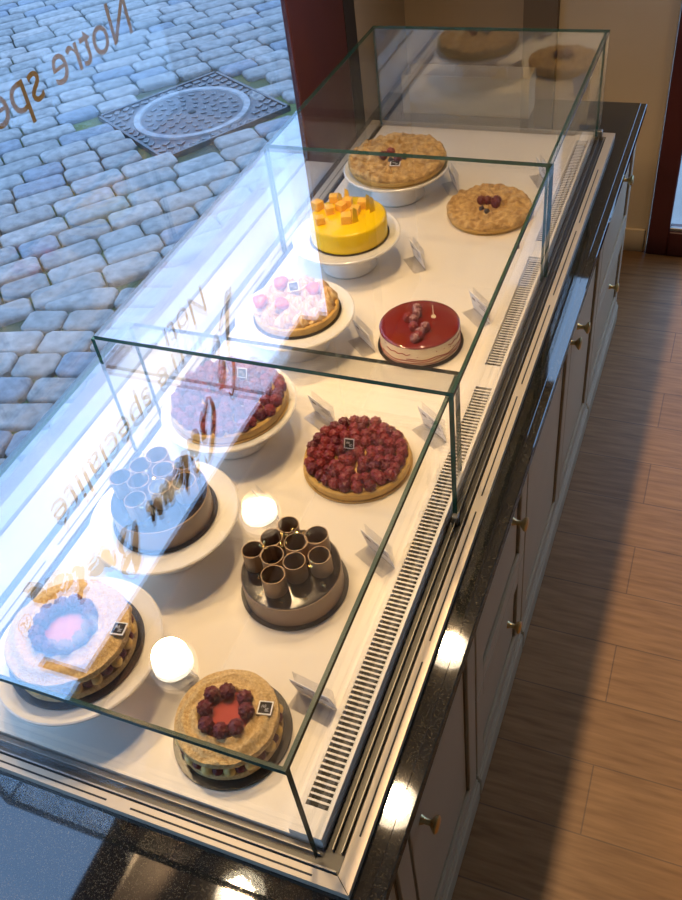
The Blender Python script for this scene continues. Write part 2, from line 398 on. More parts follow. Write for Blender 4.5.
# ------------------------------------------------------------------ the street
SZ = Z0 - 1.37
bm = bmesh.new()
bx(bm, -12, -1.41, -6, 14, SZ - 0.2, SZ - 0.035); bx(bm, -1.41, 6, YB + 0.121, 14, SZ - 0.2, SZ - 0.035)
struct('street_bed', bm, M['joint'])
struct('street_pavement', B(-1.41, 5, YB + .125, 9, SZ - .034, -0.02), M['paving'])
bm = bmesh.new(); tone = bm.loops.layers.float_color.new('tone')
mh_c = Vector((-3.31, 5.0)); mh_r = math.radians(58)
def in_manhole(p, m=0.60):
    d = Matrix.Rotation(-mh_r, 2) @ (p - mh_c); return abs(d.x) < m and abs(d.y) < m
def stone(c, ang, L, Wd):
    if not (-8.5 < c.x < -1.50 and -1.5 < c.y < 10): return
    g = random.random()
    base = (0.19 + 0.07 * g, 0.183 + 0.06 * g, 0.172 + 0.055 * g)
    if random.random() < 0.18: base = (0.29, 0.255, 0.23)
    if random.random() < 0.15: base = (0.16, 0.175, 0.20)
    col = (*base, 1)
    hx, hy = L / 2 - 0.006, Wd / 2 - 0.006
    mtx = Matrix.Rotation(ang + random.uniform(-.045, .045), 2)
    dz = random.uniform(-0.008, 0.006)
    rings = []
    for (ins, z) in ((0.0, -0.05), (0.0, -0.010), (0.006, -0.001), (0.018, 0.003)):
        ring = []
        for (sx_, sy_, kx, ky) in ((-1, -1, .35, 1), (1, -1, -.35, 1), (1, -1, 1, .35), (1, 1, 1, -.35), (1, 1, -.35, 1), (-1, 1, .35, 1), (-1, 1, 1, -.35), (-1, -1, 1, .35)):
            # octagon: rounded corners
            cx, cy = sx_ * (hx - ins), sy_ * (hy - ins)
            r = 0.022
            if ky == 1: p = Vector((cx - sx_ * r, cy))
            else: p = Vector((cx, cy - sy_ * r))
            p = mtx @ p
            ring.append(bm.verts.new((c.x + p.x, c.y + p.y, SZ + z + dz)))
        rings.append(ring)
    fs = []
    for A, Bq in zip(rings, rings[1:]):
        for k in range(8): fs.append(bm.faces.new((A[k], A[(k + 1) % 8], Bq[(k + 1) % 8], Bq[k])))
    fs.append(bm.faces.new(rings[-1]))
    for f in fs:
        for lp in f.loops: lp[tone] = col
def field(ang, orig, test, W0=0.185):
    u = Vector((math.cos(ang), math.sin(ang))); n = Vector((-u.y, u.x))
    for j in range(-45, 46):
        t = -9 + random.uniform(0, .3)
        while t < 9:
            L = random.uniform(0.22, 0.40)
            c = orig + u * (t + L / 2) + n * (j * W0)
            if test(c) and not in_manhole(c, 0.485 + 0.07): stone(c, ang, L, W0 * random.uniform(.95, 1.0))
            t += L
# two courses of setts meet along a slanting line in front of the window
A0 = Vector((-2.95, 2.85)); bd = Vector((1.0, 0.95)).normalized(); bn = Vector((-bd.y, bd.x))
side = lambda c: (c - A0).dot(bn)
field(math.radians(47), mh_c + Vector((.05, .02)), lambda c: side(c) > 0.02)
field(math.radians(14), A0, lambda c: side(c) <= -0.06, 0.175)
o = obj('street_cobbles', bm, M['cobble'], None, True); o['kind'] = 'structure'

mh = thing('manhole_cover', 'square cast iron manhole cover with round lid set in the cobbles', 'manhole cover', (mh_c.x, mh_c.y, SZ - .006), mh_r)
S = 0.485
bm = bmesh.new(); bx(bm, -S, S, -S, S, -0.035, -0.008)
bx(bm, -S, S, -S, -S + .02, -0.008, 0.006); bx(bm, -S, S, S - .02, S, -0.008, 0.006); bx(bm, -S, -S + .02, -S, S, -0.008, 0.006); bx(bm, S - .02, S, -S, S, -0.008, 0.006)
for i in range(13):
    for j in range(13):
        x = (i - 6) * 0.072; y = (j - 6) * 0.072
        if math.hypot(x, y) < 0.425: continue
        a = random.choice((0.5, -0.5, 0.9, 0)); bx(bm, x - .026, x + .026, y - .018, y + .018, -0.009, 0.004, bev=.004, mi=1, rot=Matrix.Rotation(a, 3, 'Z'), piv=(x, y, 0))
obj('frame_plate', bm, [M['iron'], M['iron_high']], mh)
bm = bmesh.new()
lathe(bm, [(0, -0.003), (0.352, -0.003), (0.36, 0.006), (0.40, 0.006), (0.405, -0.008)], 64, mi=1)
for f in bm.faces:
    if f.calc_center_median().to_2d().length < .352: f.material_index = 0
for ring, n in ((0.09, 7), (0.16, 12), (0.23, 17), (0.30, 23)):
    for k in range(n):
        a = 2 * PI * k / n + ring * 9; x, y = ring * math.cos(a), ring * math.sin(a)
        bx(bm, x - .022, x + .022, y - .014, y + .014, -0.004, 0.006, bev=.004, mi=1, rot=Matrix.Rotation(a + random.choice((.4, 1.2, -.5)), 3, 'Z'), piv=(x, y, 0))
obj('lid', bm, [M['iron'], M['iron_high']], mh)
bm = bmesh.new(); lathe(bm, [(0, 0.004), (0.022, 0.004), (0.03, -0.003)], 20); obj('lifting_hole', bm, M['dark_gap'], mh)

# ------------------------------------------------------------------ worktop and cabinets
SK = 0.010
def skew(o):
    for v in o.data.vertices: v.co.x += SK * (v.co.y - 0.4)
    return o
CY0, CY1 = -1.1, 3.09
bm = bmesh.new()
prof = [(-0.247, -0.030), (-0.247, -0.003), (-0.249, -0.0012), (-0.2675, -0.0012), (-0.2685, 0.0)]
WSK = 0.007
xs = lambda x, y: x + SK * (y - 0.4)
for (ya, yb) in ((CY0, CY1),):
    va = [bm.verts.new((-1.163, ya, STONE - .03)), bm.verts.new((-1.163, ya, STONE))] + [bm.verts.new((x + WSK * (ya - .4), ya, STONE + z)) for x, z in reversed(prof)]
    vb = [bm.verts.new((-1.163, yb, STONE - .03)), bm.verts.new((-1.163, yb, STONE))] + [bm.verts.new((x + WSK * (yb - .4), yb, STONE + z)) for x, z in reversed(prof)]
    n = len(va)
    for k in range(n): bm.faces.new((va[k], va[(k + 1) % n], vb[(k + 1) % n], vb[k]))
    bm.faces.new(va); bm.faces.new(vb)
tag(obj('stone_worktop', bm, M['granite']), 'polished black speckled granite worktop under the glass display case', 'worktop')

def knob(parent, y, z, x=-0.272):
    bm = bmesh.new()
    lathe(bm, [(0, 0), (.010, 0), (.0085, .004), (.006, .008), (.006, .018), (.011, .022), (.0165, .027), (.017, .031), (.013, .034), (0, .035)], 24)
    for v in bm.verts: v.co = Vector((v.co.z, v.co.x, v.co.y))
    o = obj('knob', bm, M['brass'], parent, True); o.location = (xs(x, y), y, z); o['label'] = 'round brass knob'
    return o
CABTOP = STONE - 0.031
def panel(parent, name, y0, y1, z0, z1, ky, kz):
    g = 0.003; y0 += g; y1 -= g; z0 += g; z1 -= g; xf = -0.272; fr = 0.055
    bm = bmesh.new()
    bx(bm, xf - .020, xf - .008, y0, y1, z0, z1)
    bx(bm, xf - .008, xf, y0, y0 + fr, z0, z1, bev=.0015); bx(bm, xf - .008, xf, y1 - fr, y1, z0, z1, bev=.0015)
    bx(bm, xf - .008, xf, y0 + fr, y1 - fr, z0, z0 + fr, bev=.0015); bx(bm, xf - .008, xf, y0 + fr, y1 - fr, z1 - fr, z1, bev=.0015)
    bx(bm, xf - .008, xf - .0072, y0 + fr, y0 + fr + .007, z0 + fr, z1 - fr, mi=1); bx(bm, xf - .008, xf - .0072, y1 - fr - .007, y1 - fr, z0 + fr, z1 - fr, mi=1)  # brown strips paint the recess shadow beside the door frame
    o = skew(obj(name, bm, [M['cabinet'], M['gap_shade']], parent))
    knob(o, ky, kz)
units = [
 (-1.05, -0.50, 'nearest low cream cabinet, mostly below the photo', []),
 (-0.495, 0.545, 'cream cabinet at the near end of the counter', [('door', -0.495, 0.025, .10, CABTOP, -0.05, .70), ('door', 0.025, 0.545, .10, CABTOP, 0.08, .70)]),
 (0.55, 0.965, 'cream cabinet whose single door has its knob at the near top corner', [('door', 0.55, 0.965, .10, CABTOP, 0.603, .675)]),
 (0.97, 1.425, 'cream cabinet with two stacked doors below the middle of the glass case', [('door', 0.97, 1.425, .46, CABTOP, 1.275, .74), ('door', 0.97, 1.425, .10, .46, 1.26, .36)]),
 (1.43, 2.42, 'cream double door cabinet whose two knobs nearly touch', [('door', 1.43, 1.94, .10, CABTOP, 1.875, .79), ('door', 1.94, 2.42, .10, CABTOP, 2.02, .735)]),
 (2.425, 3.07, 'cream cabinet with two stacked doors at the far end by the wall', [('door', 2.425, 3.07, .46, CABTOP, 2.74, .80), ('door', 2.425, 3.07, .10, .46, 2.72, .40)]),
]
for (y0, y1, lab, drs) in units:
    t = thing('base_cabinet', lab, 'cabinet', (0, 0, 0))
    bm = bmesh.new(); bx(bm, -1.15, -0.296, y0, y1, 0.10, CABTOP)
    skew(obj('carcass', bm, M['gap_shade'], t))
    bm = bmesh.new(); bx(bm, -1.15, -0.262, y0, y1, 0.001, 0.085, bev=.004); bx(bm, -0.285, -0.268, y0, y1, 0.085, 0.098, bev=.003)
    skew(obj('plinth', bm, M['cabinet'], t))
    for (nm, a, b_, z0, z1, ky, kz) in drs: panel(t, nm, a, b_, z0, z1, ky, kz)
    if not drs:
        bm = bmesh.new(); bx(bm, -0.292, -0.272, y0 + .003, y1 - .003, .10, CABTOP - .003); skew(obj('end_panel', bm, M['cabinet'], t))

# ------------------------------------------------------------------ the glass display case
XG0, XG1 = -1.083, -0.337
case = thing('display_case', 'long glass display case of three joined glass boxes full of cakes', 'display case', (-0.71, 1.6, STONE))
OFF = Vector((0.71, -1.6, -STONE))
def cpart(name, bm, m, smooth=False):
    bmesh.ops.translate(bm, vec=OFF, verts=bm.verts); return obj(name, bm, m, case, smooth)
YN, YE = 0.372, 2.815
bm = bmesh.new(); bx(bm, -1.07, -0.353, 0.425, 2.765, STONE + .001, DECK)
cpart('deck', bm, M['deck'])
bm = bmesh.new()
def strip(pts, z0=STONE + .001, z1=Z0 - .331, mi=0):
    a = [bm.verts.new((x, y, z0)) for x, y in pts]; b = [bm.verts.new((x, y, z1)) for x, y in pts]
    n = len(pts)
    for k in range(n): bm.faces.new((a[k], a[(k + 1) % n], b[(k + 1) % n], b[k]))
    bm.faces.new(a[::-1]); bm.faces.new(b)
XO0, XO1 = -1.128, -0.294
IN = (-1.093, -0.318, 0.392, 2.785)
strip([(XO0, YN), (XO1, YN), (IN[1], IN[2]), (IN[0], IN[2])]); strip([(XO0, YE), (IN[0], IN[3]), (IN[1], IN[3]), (XO1, YE)])
strip([(XO0, YN), (IN[0], IN[2]), (IN[0], IN[3]), (XO0, YE)]); strip([(XO1, YN), (XO1, YE), (IN[1], IN[3]), (IN[1], IN[2])])
cpart('rim', bm, M['rim'])
bm = bmesh.new(); zt = Z0 - .331
for y in (0.456, 0.815, 1.174, 1.533, 1.892, 2.251): bx(bm, -0.3085, -0.3055, y, y + 0.315, zt - .004, zt + .0004); bx(bm, -1.110, -1.107, y, y + 0.315, zt - .004, zt + .0004)
for x in (-1.03, -0.67): bx(bm, x, x + 0.315, 0.3795, 0.3825, zt - .004, zt + .0004)
cpart('drain_slots', bm, M['dark_gap'])
# mitre seams
bm = bmesh.new()
vs = bx(bm, XO1 - .0315, XO1, YN - .0006, YN + .0006, zt - .002, zt + .0003); bmesh.ops.rotate(bm, cent=(XO1, YN, 0), matrix=Matrix.Rotation(math.radians(-40), 3, 'Z'), verts=vs)
cpart('mitre_seam', bm, M['dark_gap'])
# tracks
bm = bmesh.new(); bx(bm, -1.09, -0.320, 0.394, 0.4235, STONE + .001, Z0 - .337); cpart('front_track', bm, M['track'])
bm = bmesh.new(); bx(bm, -1.09, -0.322, 0.3945, 0.397, Z0 - .338, Z0 - .3265); bx(bm, -1.08, -0.355, 0.4120, 0.4135, Z0 - .338, Z0 - .3275); cpart('front_glass_clamp', bm, M['track_light'])
bm = bmesh.new(); bx(bm, -0.352, -0.320, 0.4245, 2.775, STONE + .001, Z0 - .339); cpart('door_track', bm, M['track'])
bm = bmesh.new()
for x in (-0.3400, -0.3250): bx(bm, x, x + .0018, 0.4245, 2.775, Z0 - .339, Z0 - .3285)
cpart('track_lips', bm, M['track_light'])
bm = bmesh.new(); bx(bm, -1.090, -1.071, 0.4245, 2.775, STONE + .001, Z0 - .334); cpart('left_track', bm, M['track'])
bm = bmesh.new(); bx(bm, -1.07, -0.353, 2.766, 2.783, STONE + .001, Z0 - .328); cpart('back_track', bm, M['rim'])
# vent grille
bm = bmesh.new(); gx0, gx1, gz = -0.4085, -0.3545, DECK + .018
gy0, gy1 = 0.425, 2.74
bx(bm, gx0, gx0 + .010, gy0, gy1, DECK + .0005, gz); bx(bm, gx1 - .007, gx1, gy0, gy1, DECK + .0005, gz)
groups = [(0.468, 1.475), (1.555, 2.02), (2.10, 2.70)]
ends = [gy0] + [v for g in groups for v in g] + [gy1]
for k in range(0, len(ends), 2): bx(bm, gx0 + .010, gx1 - .007, ends[k], ends[k + 1], DECK + .0005, gz)
for (a, b_) in groups:
    n = int(round((b_ - a) / 0.0098)); p = (b_ - a) / n
    for k in range(1, n): bx(bm, gx0 + .010, gx1 - .007, a + k * p - .0017, a + k * p + .0017, gz - .0014, gz - .0004)
cpart('vent_grille', bm, M['deck'])
bm = bmesh.new()
for (a, b_) in groups: bx(bm, gx0 + .011, gx1 - .008, a, b_, DECK + .0006, DECK + .003)
cpart('vent_duct', bm, M['duct'])
bm = bmesh.new(); lathe(bm, [(0, .012), (.006, .012), (.007, .009), (.007, 0), (0, 0)], 16, (-0.445, 2.083)); bmesh.ops.translate(bm, vec=(0, 0, DECK + .0005), verts=bm.verts)
cpart('deck_stud', bm, M['black_paint'], True)

def sheet(name, x0, x1, y0, y1, z0, z1, gm='case_glass'):
    """glass slab: large faces clear, narrow faces show the green edge"""
    bm = bmesh.new(); bx(bm, x0, x1, y0, y1, z0, z1)
    d = (x1 - x0, y1 - y0, z1 - z0); ax = d.index(min(d))
    bm.normal_update()
    for f in bm.faces: f.material_index = 0 if abs(f.normal[ax]) > .9 or f.normal.z < -.9 else 1
    return cpart(name, bm, [M[gm], M['glass_edge']])
T = 0.0095
t1 = Z0 - 0.0415
zb = Z0 - .327
Y1, Y2, Y2b, Y3, Y4 = 0.402, 1.1016, 1.2075, 1.941, 2.781
sheet('top_pane', XG0, -0.357, Y1, Y2b, t1 - T, t1)
sheet('front_pane', XG0, -0.357, Y1, Y1 + T, zb, t1 - T - .0004, 'side_glass')
sheet('left_pane', XG0, XG0 + T, Y1 + T + .0005, Y2b, zb, t1 - T - .0004, 'side_glass')
sheet('sliding_pane', -0.357 - T, -0.357, Y1 + T + .0005, Y2b, DECK + .0195, t1 - T - .0004, 'side_glass')
sheet('top_pane', XG0, XG1, Y2, Y3 - .0006, Z0 - T, Z0)
sheet('left_pane', XG0 - T - .0005, XG0 - .0005, Y2, Y3 - .0006, zb, Z0 - T - .0004, 'side_glass')
sheet('sliding_pane', XG1 - T, XG1, Y2, Y3 + .02, zb, Z0 - T - .0004, 'side_glass')
T = 0.0065
sheet('top_pane', XG0, XG1, Y3, Y4, Z0 - T, Z0)
sheet('left_pane', XG0, XG0 + T, Y3, Y4 - T - .0005, zb, Z0 - T - .0004, 'side_glass')
sheet('sliding_pane', XG1 - T - .0085, XG1 - .0085, Y3, Y4 - T - .0005, zb, Z0 - T - .0004, 'side_glass')
sheet('back_pane', XG0, XG1, Y4 - T, Y4, zb, Z0 - T - .0004, 'case_glass')
bm = bmesh.new(); bx(bm, XG1 - T - .003, XG1 + .004, Y2 - .012, Y2 + .006, Z0 - .338, Z0 - .315, bev=.002); cpart('pane_end_stop', bm, M['track_light'])
bm = bmesh.new(); bx(bm, XG1 - T - .003, XG1 + .006, Y4 - .004, Y4 + .014, Z0 - .336, Z0 - .31, bev=.002); cpart('pane_end_stop', bm, M['track_light'])

# pale card box behind the case
t = thing('cardboard_tray', 'open cream cardboard box on the worktop behind the far end of the case', 'box', (-0.825, 2.975, STONE))
bm = bmesh.new(); X, Yd, H = .225, .050, .135
bx(bm, -X, X, -Yd, -Yd + .004, .001, H); bx(bm, -X, X, Yd - .004, Yd, .001, H); bx(bm, -X, -X + .004, -Yd + .004, Yd - .004, .001, H); bx(bm, X - .004, X, -Yd + .004, Yd - .004, .001, H + .0); bx(bm, -X, X, -Yd, Yd, .0005, .004)
obj('box_walls', bm, M['tray'], t)

# ------------------------------------------------------------------ cake parts
def berry_mesh(mat, name='raspberry'):
    bm = bmesh.new()
    ico(bm, (0, 0, .0105), .0108, 2, sc=(1, 1, 1.12))
    rows = [(-.35, 8), (.05, 9), (.42, 8), (.75, 5), (.98, 1)]
    for (s, n) in rows:
        for k in range(n):
            a = 2 * PI * (k + (0.5 if n in (8, 5) else 0)) / n; r = math.sqrt(max(0, 1 - s * s * .93)) * .0093 if n > 1 else 0
            ico(bm, (r * math.cos(a), r * math.sin(a), .0108 + s * .0105), .0028, 1)
    me = obj(name, bm, mat, None, 'all')
    COL.objects.unlink(me); return me
RB = berry_mesh(M['raspberry']); RBD = berry_mesh(M['raspberry_dark']); RBS = berry_mesh(M['sugar_berry'])
bm = bmesh.new(); ico(bm, (0, 0, .0065), .0070, 2, sc=(1, 1, .9)); lathe(bm, [(.0025, .0124), (.0032, .0135), (.002, .0122)], 8)
BLU = obj('blueberry', bm, M['blueberry'], None, 'all'); COL.objects.unlink(BLU)

def put_tag(parent, loc, size=.023, rz=0., tilt=0.0, stand=False):
    """square maker's tag: white rim, black field, pale monogram strokes"""
    bm = bmesh.new(); h = size / 2
    bx(bm, -h, h, -h, h, 0, .0015)
    o = obj('maker_tag', bm, M['tag_white'], parent); o.location = loc; o.rotation_euler = (tilt, 0, rz); o['label'] = 'small square black and white tag'
    bm = bmesh.new(); q = h * .82; bx(bm, -q, q, -q, q, .0015, .0018); obj('tag_field', bm, M['tag_black'], o)
    bm = bmesh.new(); s = size
    z = .002
    tube(bm, [(-.28 * s, -.02 * s, z), (-.2 * s, .24 * s, z), (-.12 * s, .0, z)], .0005, 4); tube(bm, [(-.25 * s, .08 * s, z), (-.08 * s, .1 * s, z), (-.02 * s, .22 * s, z), (.05 * s, .1 * s, z), (-.06 * s, -.02 * s, z)], .0005, 4)
    for k, ln in enumerate((.26, .2, .26)): bx(bm, .02 * s, (.02 + ln) * s, (-.08 - .09 * k) * s, (-.05 - .09 * k) * s, .0018, .0021)
    obj('tag_print', bm, M['tag_white'], o)
    return o
def board(parent, r, m='board'):
    bm = bmesh.new(); lathe(bm, [(0, .0005), (r, .0005), (r + .0006, .002), (r, .0035), (0, .0035)], 72)
    obj('cake_board', bm, M[m], parent, True)
def n3(x, y, z, s=1.0): return noise.noise(Vector((x * s, y * s, z * s)))
def cloud(x, y, sd, octv=3):
    v = 0; a = 1; f = 1
    for i in range(octv): v += a * noise.noise(Vector((x * f, y * f, sd + i * 7))); a *= .5; f *= 2.1
    return v

def stand_mesh():
    bm = bmesh.new()
    lathe(bm, [(0, .0005), (.074, .0005), (.077, .004), (.075, .012), (.070, .03), (.067, .055), (.069, .075), (.080, .082), (.130, .083), (.142, .086), (.147, .091), (.1475, .0945), (.145, .0965), (.140, .095), (.136, .092), (.0, .0915)], 96)
    return bm
PLATE = .092
ST0 = obj('plate', stand_mesh(), M['porcelain'], None, True); COL.objects.unlink(ST0)

def make_stand(x, y, lab, sc=1.0):
    t = thing('cake_stand', lab, 'cake stand', (x, y, DECK + .0005), 0, 'white cake stands along the window side')
    inst('stand_body', ST0, t, (0, 0, 0), sc=(sc, sc, 1))
    bm = bmesh.new(); ico(bm, (0, 0, 0), .004, 1); k = obj('stand_button', bm, M['porcelain'], t, 'all'); k.location = (.0695 * sc, -.029 * sc, .012)
    return t

# raspberry biscuit sandwich
bm = bmesh.new(); ico(bm, (0, 0, 0), .0105, 3, sc=(1, 1, .95)); DOLLOP = obj('cream_dollop', bm, M['cream'], None, 'all'); COL.objects.unlink(DOLLOP)
bm = bmesh.new(); ico(bm, (0, 0, 0), .0095, 3); SIDEB = obj('side_raspberry', bm, M['raspberry_dark'], None, 'all'); COL.objects.unlink(SIDEB)
def biscuit_cake(x, y, z, r, brd, nber, rb, lab, tagpos, tagrz, seed):
    t = thing('raspberry_biscuit_cake', lab, 'cake', (x, y, z), 0, 'raspberry biscuit cakes')
    board(t, brd)
    bm = bmesh.new()
    dj = lambda rr, zz, a: (rr * (1 + .015 * n3(math.cos(a) * 3, math.sin(a) * 3, seed + zz * 40)), zz)
    lathe(bm, [(0, .004), (r * .97, .004), (r * 1.0, .008), (r * 1.0, .013), (r * .97, .018), (0, .019)], 80, disp=dj)
    obj('lower_biscuit', bm, M['biscuit'], t, True)
    bm = bmesh.new(); lathe(bm, [(0, .019), (r * .90, .019), (r * .90, .040), (0, .040)], 64)
    obj('raspberry_filling', bm, M['jelly_dark'], t, True)
    n = int(r * 170)
    for k in range(n):
        a = 2 * PI * (k + .5 + random.uniform(-.18, .18)) / n; inst('cream_dollop', DOLLOP, t, (r * .935 * math.cos(a), r * .935 * math.sin(a), .029))
        a = 2 * PI * k / n; inst('side_raspberry', SIDEB, t, (r * .915 * math.cos(a), r * .915 * math.sin(a), .029))
    bm = bmesh.new(); h0 = rb * 1.02
    def dt(rr, zz, a):
        cx, cy = math.cos(a), math.sin(a)
        k = 1 + .02 * n3(cx * 2.5, cy * 2.5, seed)
        dz = 0
        if zz > .040:
            ridge = .0022 * math.sin(rr / r * 26 + 2 * n3(cx * 2, cy * 2, seed + 3)) + (.0022 * cloud(rr * cx * 60, rr * cy * 60, seed) + .0010 * cloud(rr * cx * 260, rr * cy * 260, seed))
            dz = ridge
        return rr * k, zz + dz
    pr = [(h0 * .9, .038), (r * .95, .039), (r * 1.0, .043), (r * 1.005, .048), (r * .985, .055), (r * .93, .059), (r * .86, .062), (r * .8, .0635), (r * .72, .0645), (r * .65, .065), (r * .58, .0655), (max(r * .5, h0 * 1.12), .0655), (h0 * 1.05, .064), (h0, .058), (h0 * .9, .038)]
    pr2 = [pr[0]]
    for a_, b_ in zip(pr, pr[1:]): pr2 += [(a_[0] + (b_[0] - a_[0]) * q / 2, a_[1] + (b_[1] - a_[1]) * q / 2) for q in (1, 2)]
    lathe(bm, pr2, 180, disp=dt)
    obj('top_biscuit', bm, M['biscuit'], t, True)
    bm = bmesh.new(); lathe(bm, [(0, .0615), (h0 * .98, .0610), (h0 * 1.0, .036)], 48); obj('jelly_centre', bm, M['jelly'], t, True)
    for k in range(nber):
        a = 2 * PI * (k + .3) / nber
        inst('raspberry', RBD, t, (rb * .86 * math.cos(a), rb * .86 * math.sin(a), .060), (random.uniform(-.25, .25), random.uniform(-.25, .25), random.uniform(0, 6)), 1.18 if nber < 10 else 1.2)
    put_tag(t, (tagpos[0] - x, tagpos[1] - y, .0655), .024, tagrz)
    return t
biscuit_cake(-.566, .547, DECK + .0005, .0865, .100, 8, .041, 'raspberry topped biscuit cake on a black board on the case floor, nearest the front corner', (-.506, .574), .2, 3.3)
make_stand(-.864, .575, 'white cake stand at the front left, under the larger raspberry biscuit cake')
biscuit_cake(-.864, .572, DECK + PLATE + .0008, .106, .1165, 12, .052, 'larger raspberry biscuit cake raised on the nearest white cake stand', (-.772, .595), .15, 8.1)

# chocolate cakes with upright chocolate tubes
def tube_src():
    bm = bmesh.new(); r = .0205; h = .042; seg = 28; th = .0013
    # rolled sheet: the end overlaps itself
    pts = [(r + .0016 * (k / seg) * 1.15, 2 * PI * 1.12 * k / seg) for k in range(seg + 1)]
    rows = []
    for (rr, a) in pts:
        rows.append([bm.verts.new(((rr + o_) * math.cos(a), (rr + o_) * math.sin(a), z)) for (o_, z) in ((0, 0), (0, h), (-th, h), (-th, 0))])
    for A, Bq in zip(rows, rows[1:]):
        for k in range(4):
            f = bm.faces.new((A[k], A[(k + 1) % 4], Bq[(k + 1) % 4], Bq[k])); f.material_index = 1 if k == 2 else 0
    bm.faces.new(rows[0]); bm.faces.new(rows[-1][::-1])
    o = obj('chocolate_tube', bm, [M['choc_tube'], M['choc_in']], None, True); COL.objects.unlink(o); return o
TUBE = tube_src()
def gold_src():
    bm = bmesh.new()
    for i in range(7):
        c = Vector((random.uniform(-.005, .005), random.uniform(-.003, .003), random.uniform(0.0008, .004)))
        vs = [bm.verts.new(c + Vector((random.uniform(-.004, .004), random.uniform(-.004, .004), random.uniform(-.0008, .002)))) for _ in range(4)]
        bm.faces.new(vs)
    o = obj('gold_leaf', bm, M['gold'], None); COL.objects.unlink(o); return o
GOLD = gold_src()
def choc_cake(x, y, z, tubes, lab, seed):
    t = thing('chocolate_tube_cake', lab, 'cake', (x, y, z), 0, 'chocolate cakes with upright tubes')
    board(t, .1025)
    r = .0945
    bm = bmesh.new(); lathe(bm, [(0, .004), (r, .004), (r, .0515), (r - .0015, .0525), (0, .0525)], 96)
    obj('cake_body', bm, M['choc'], t, True)
    bm = bmesh.new(); lathe(bm, [(r - .0017, .0526), (r - .003, .0545), (0, .0545)], 96)
    obj('top_glaze', bm, M['choc_glaze'], t, True)
    for (tx, ty) in tubes:
        s = random.uniform(.95, 1.06)
        inst('chocolate_tube', TUBE, t, (tx - x, ty - y, .0546), (random.uniform(-.04, .04), random.uniform(-.04, .04), random.uniform(0, 6)), (s, s, 1))
        a = random.uniform(0, 6)
        inst('gold_leaf', GOLD, t, (tx - x + .0205 * math.cos(a), ty - y + .0205 * math.sin(a), .094), (0, random.uniform(-.8, .8), a), 1.1)
    for k in range(4):
        a = -1.9 + .55 * k; inst('gold_leaf', GOLD, t, (.075 * math.cos(a), .075 * math.sin(a), .0552), (0, 0, a), .9)
    bm = bmesh.new(); bx(bm, -.005, .005, -.0006, .0006, 0, .022); o = obj('maker_tag', bm, M['tag_white'], t); o.location = (.070, .012, .0546); o.rotation_euler.z = .9
    return t
T2 = [(-0.613, 0.918), (-0.628, 0.884), (-0.549, 0.910), (-0.580, 0.884), (-0.650, 0.845), (-0.612, 0.845), (-0.527, 0.868), (-0.566, 0.842), (-0.592, 0.803)]
choc_cake(-.585, .855, DECK + .0005, T2, 'chocolate cake with upright chocolate tubes standing directly on the case floor', 1)
make_stand(-.869, .889, 'white cake stand under the chocolate cake, second from the front')
choc_cake(-.867, .892, DECK + PLATE + .0008, [(a - .282, b_ + .037) for a, b_ in T2], 'chocolate cake raised on a white cake stand, behind the larger raspberry biscuit cake', 2)

# raspberry tarts
def rasp_tart(x, y, z, r, lab, tp, gold=True):
    t = thing('raspberry_tart', lab, 'tart', (x, y, z), 0, 'raspberry tarts')
    board(t, r + .003, 'gold_board')
    bm = bmesh.new()
    lathe(bm, [(0, .004), (r * .985, .004), (r, .007), (r, .021), (r - .003, .0235), (r - .007, .0225), (r - .009, .018), (0, .018)], 96)
    obj('pastry_shell', bm, M['crust'], t, True)
    bm = bmesh.new(); lathe(bm, [(r - .0092, .0182), (r - .012, .020), (0, .0205)], 64); obj('custard', bm, M['cream'], t, True)
    R0 = r - .0165; rings = [(R0, 26), (R0 - .0215, 21), (R0 - .043, 15), (R0 - .0645, 9), (R0 - .086, 4)]
    if r > .12: rings = [(R0, 29), (R0 - .0225, 23), (R0 - .045, 17), (R0 - .0675, 11), (R0 - .09, 5)]
    c = 0
    for rad, n in rings:
        off = random.random()
        for k in range(n):
            a = 2 * PI * (k + off) / n; q = rad + random.uniform(-.002, .002)
            inst('raspberry', RB if random.random() < .7 else RBD, t, (q * math.cos(a), q * math.sin(a), .0188), (random.uniform(-.35, .35), random.uniform(-.35, .35), random.uniform(0, 6)), random.uniform(1.08, 1.24))
    inst('raspberry', RB, t, (0, 0, .0195), (0, 0, 0), 1.1)
    o = put_tag(t, (tp[0] - x, tp[1] - y, .052), .022, 0.1, math.radians(62))
    return t
rasp_tart(-.582, 1.192, DECK + .0005, .1145, 'round raspberry tart lying flat on the case floor', (-.597, 1.195))
make_stand(-.888, 1.216, 'white cake stand under the raised raspberry tart, third from the front', 1.02)
rasp_tart(-.886, 1.218, DECK + PLATE + .0008, .128, 'raspberry tart raised on a white cake stand, third from the front', (-.87, 1.27))

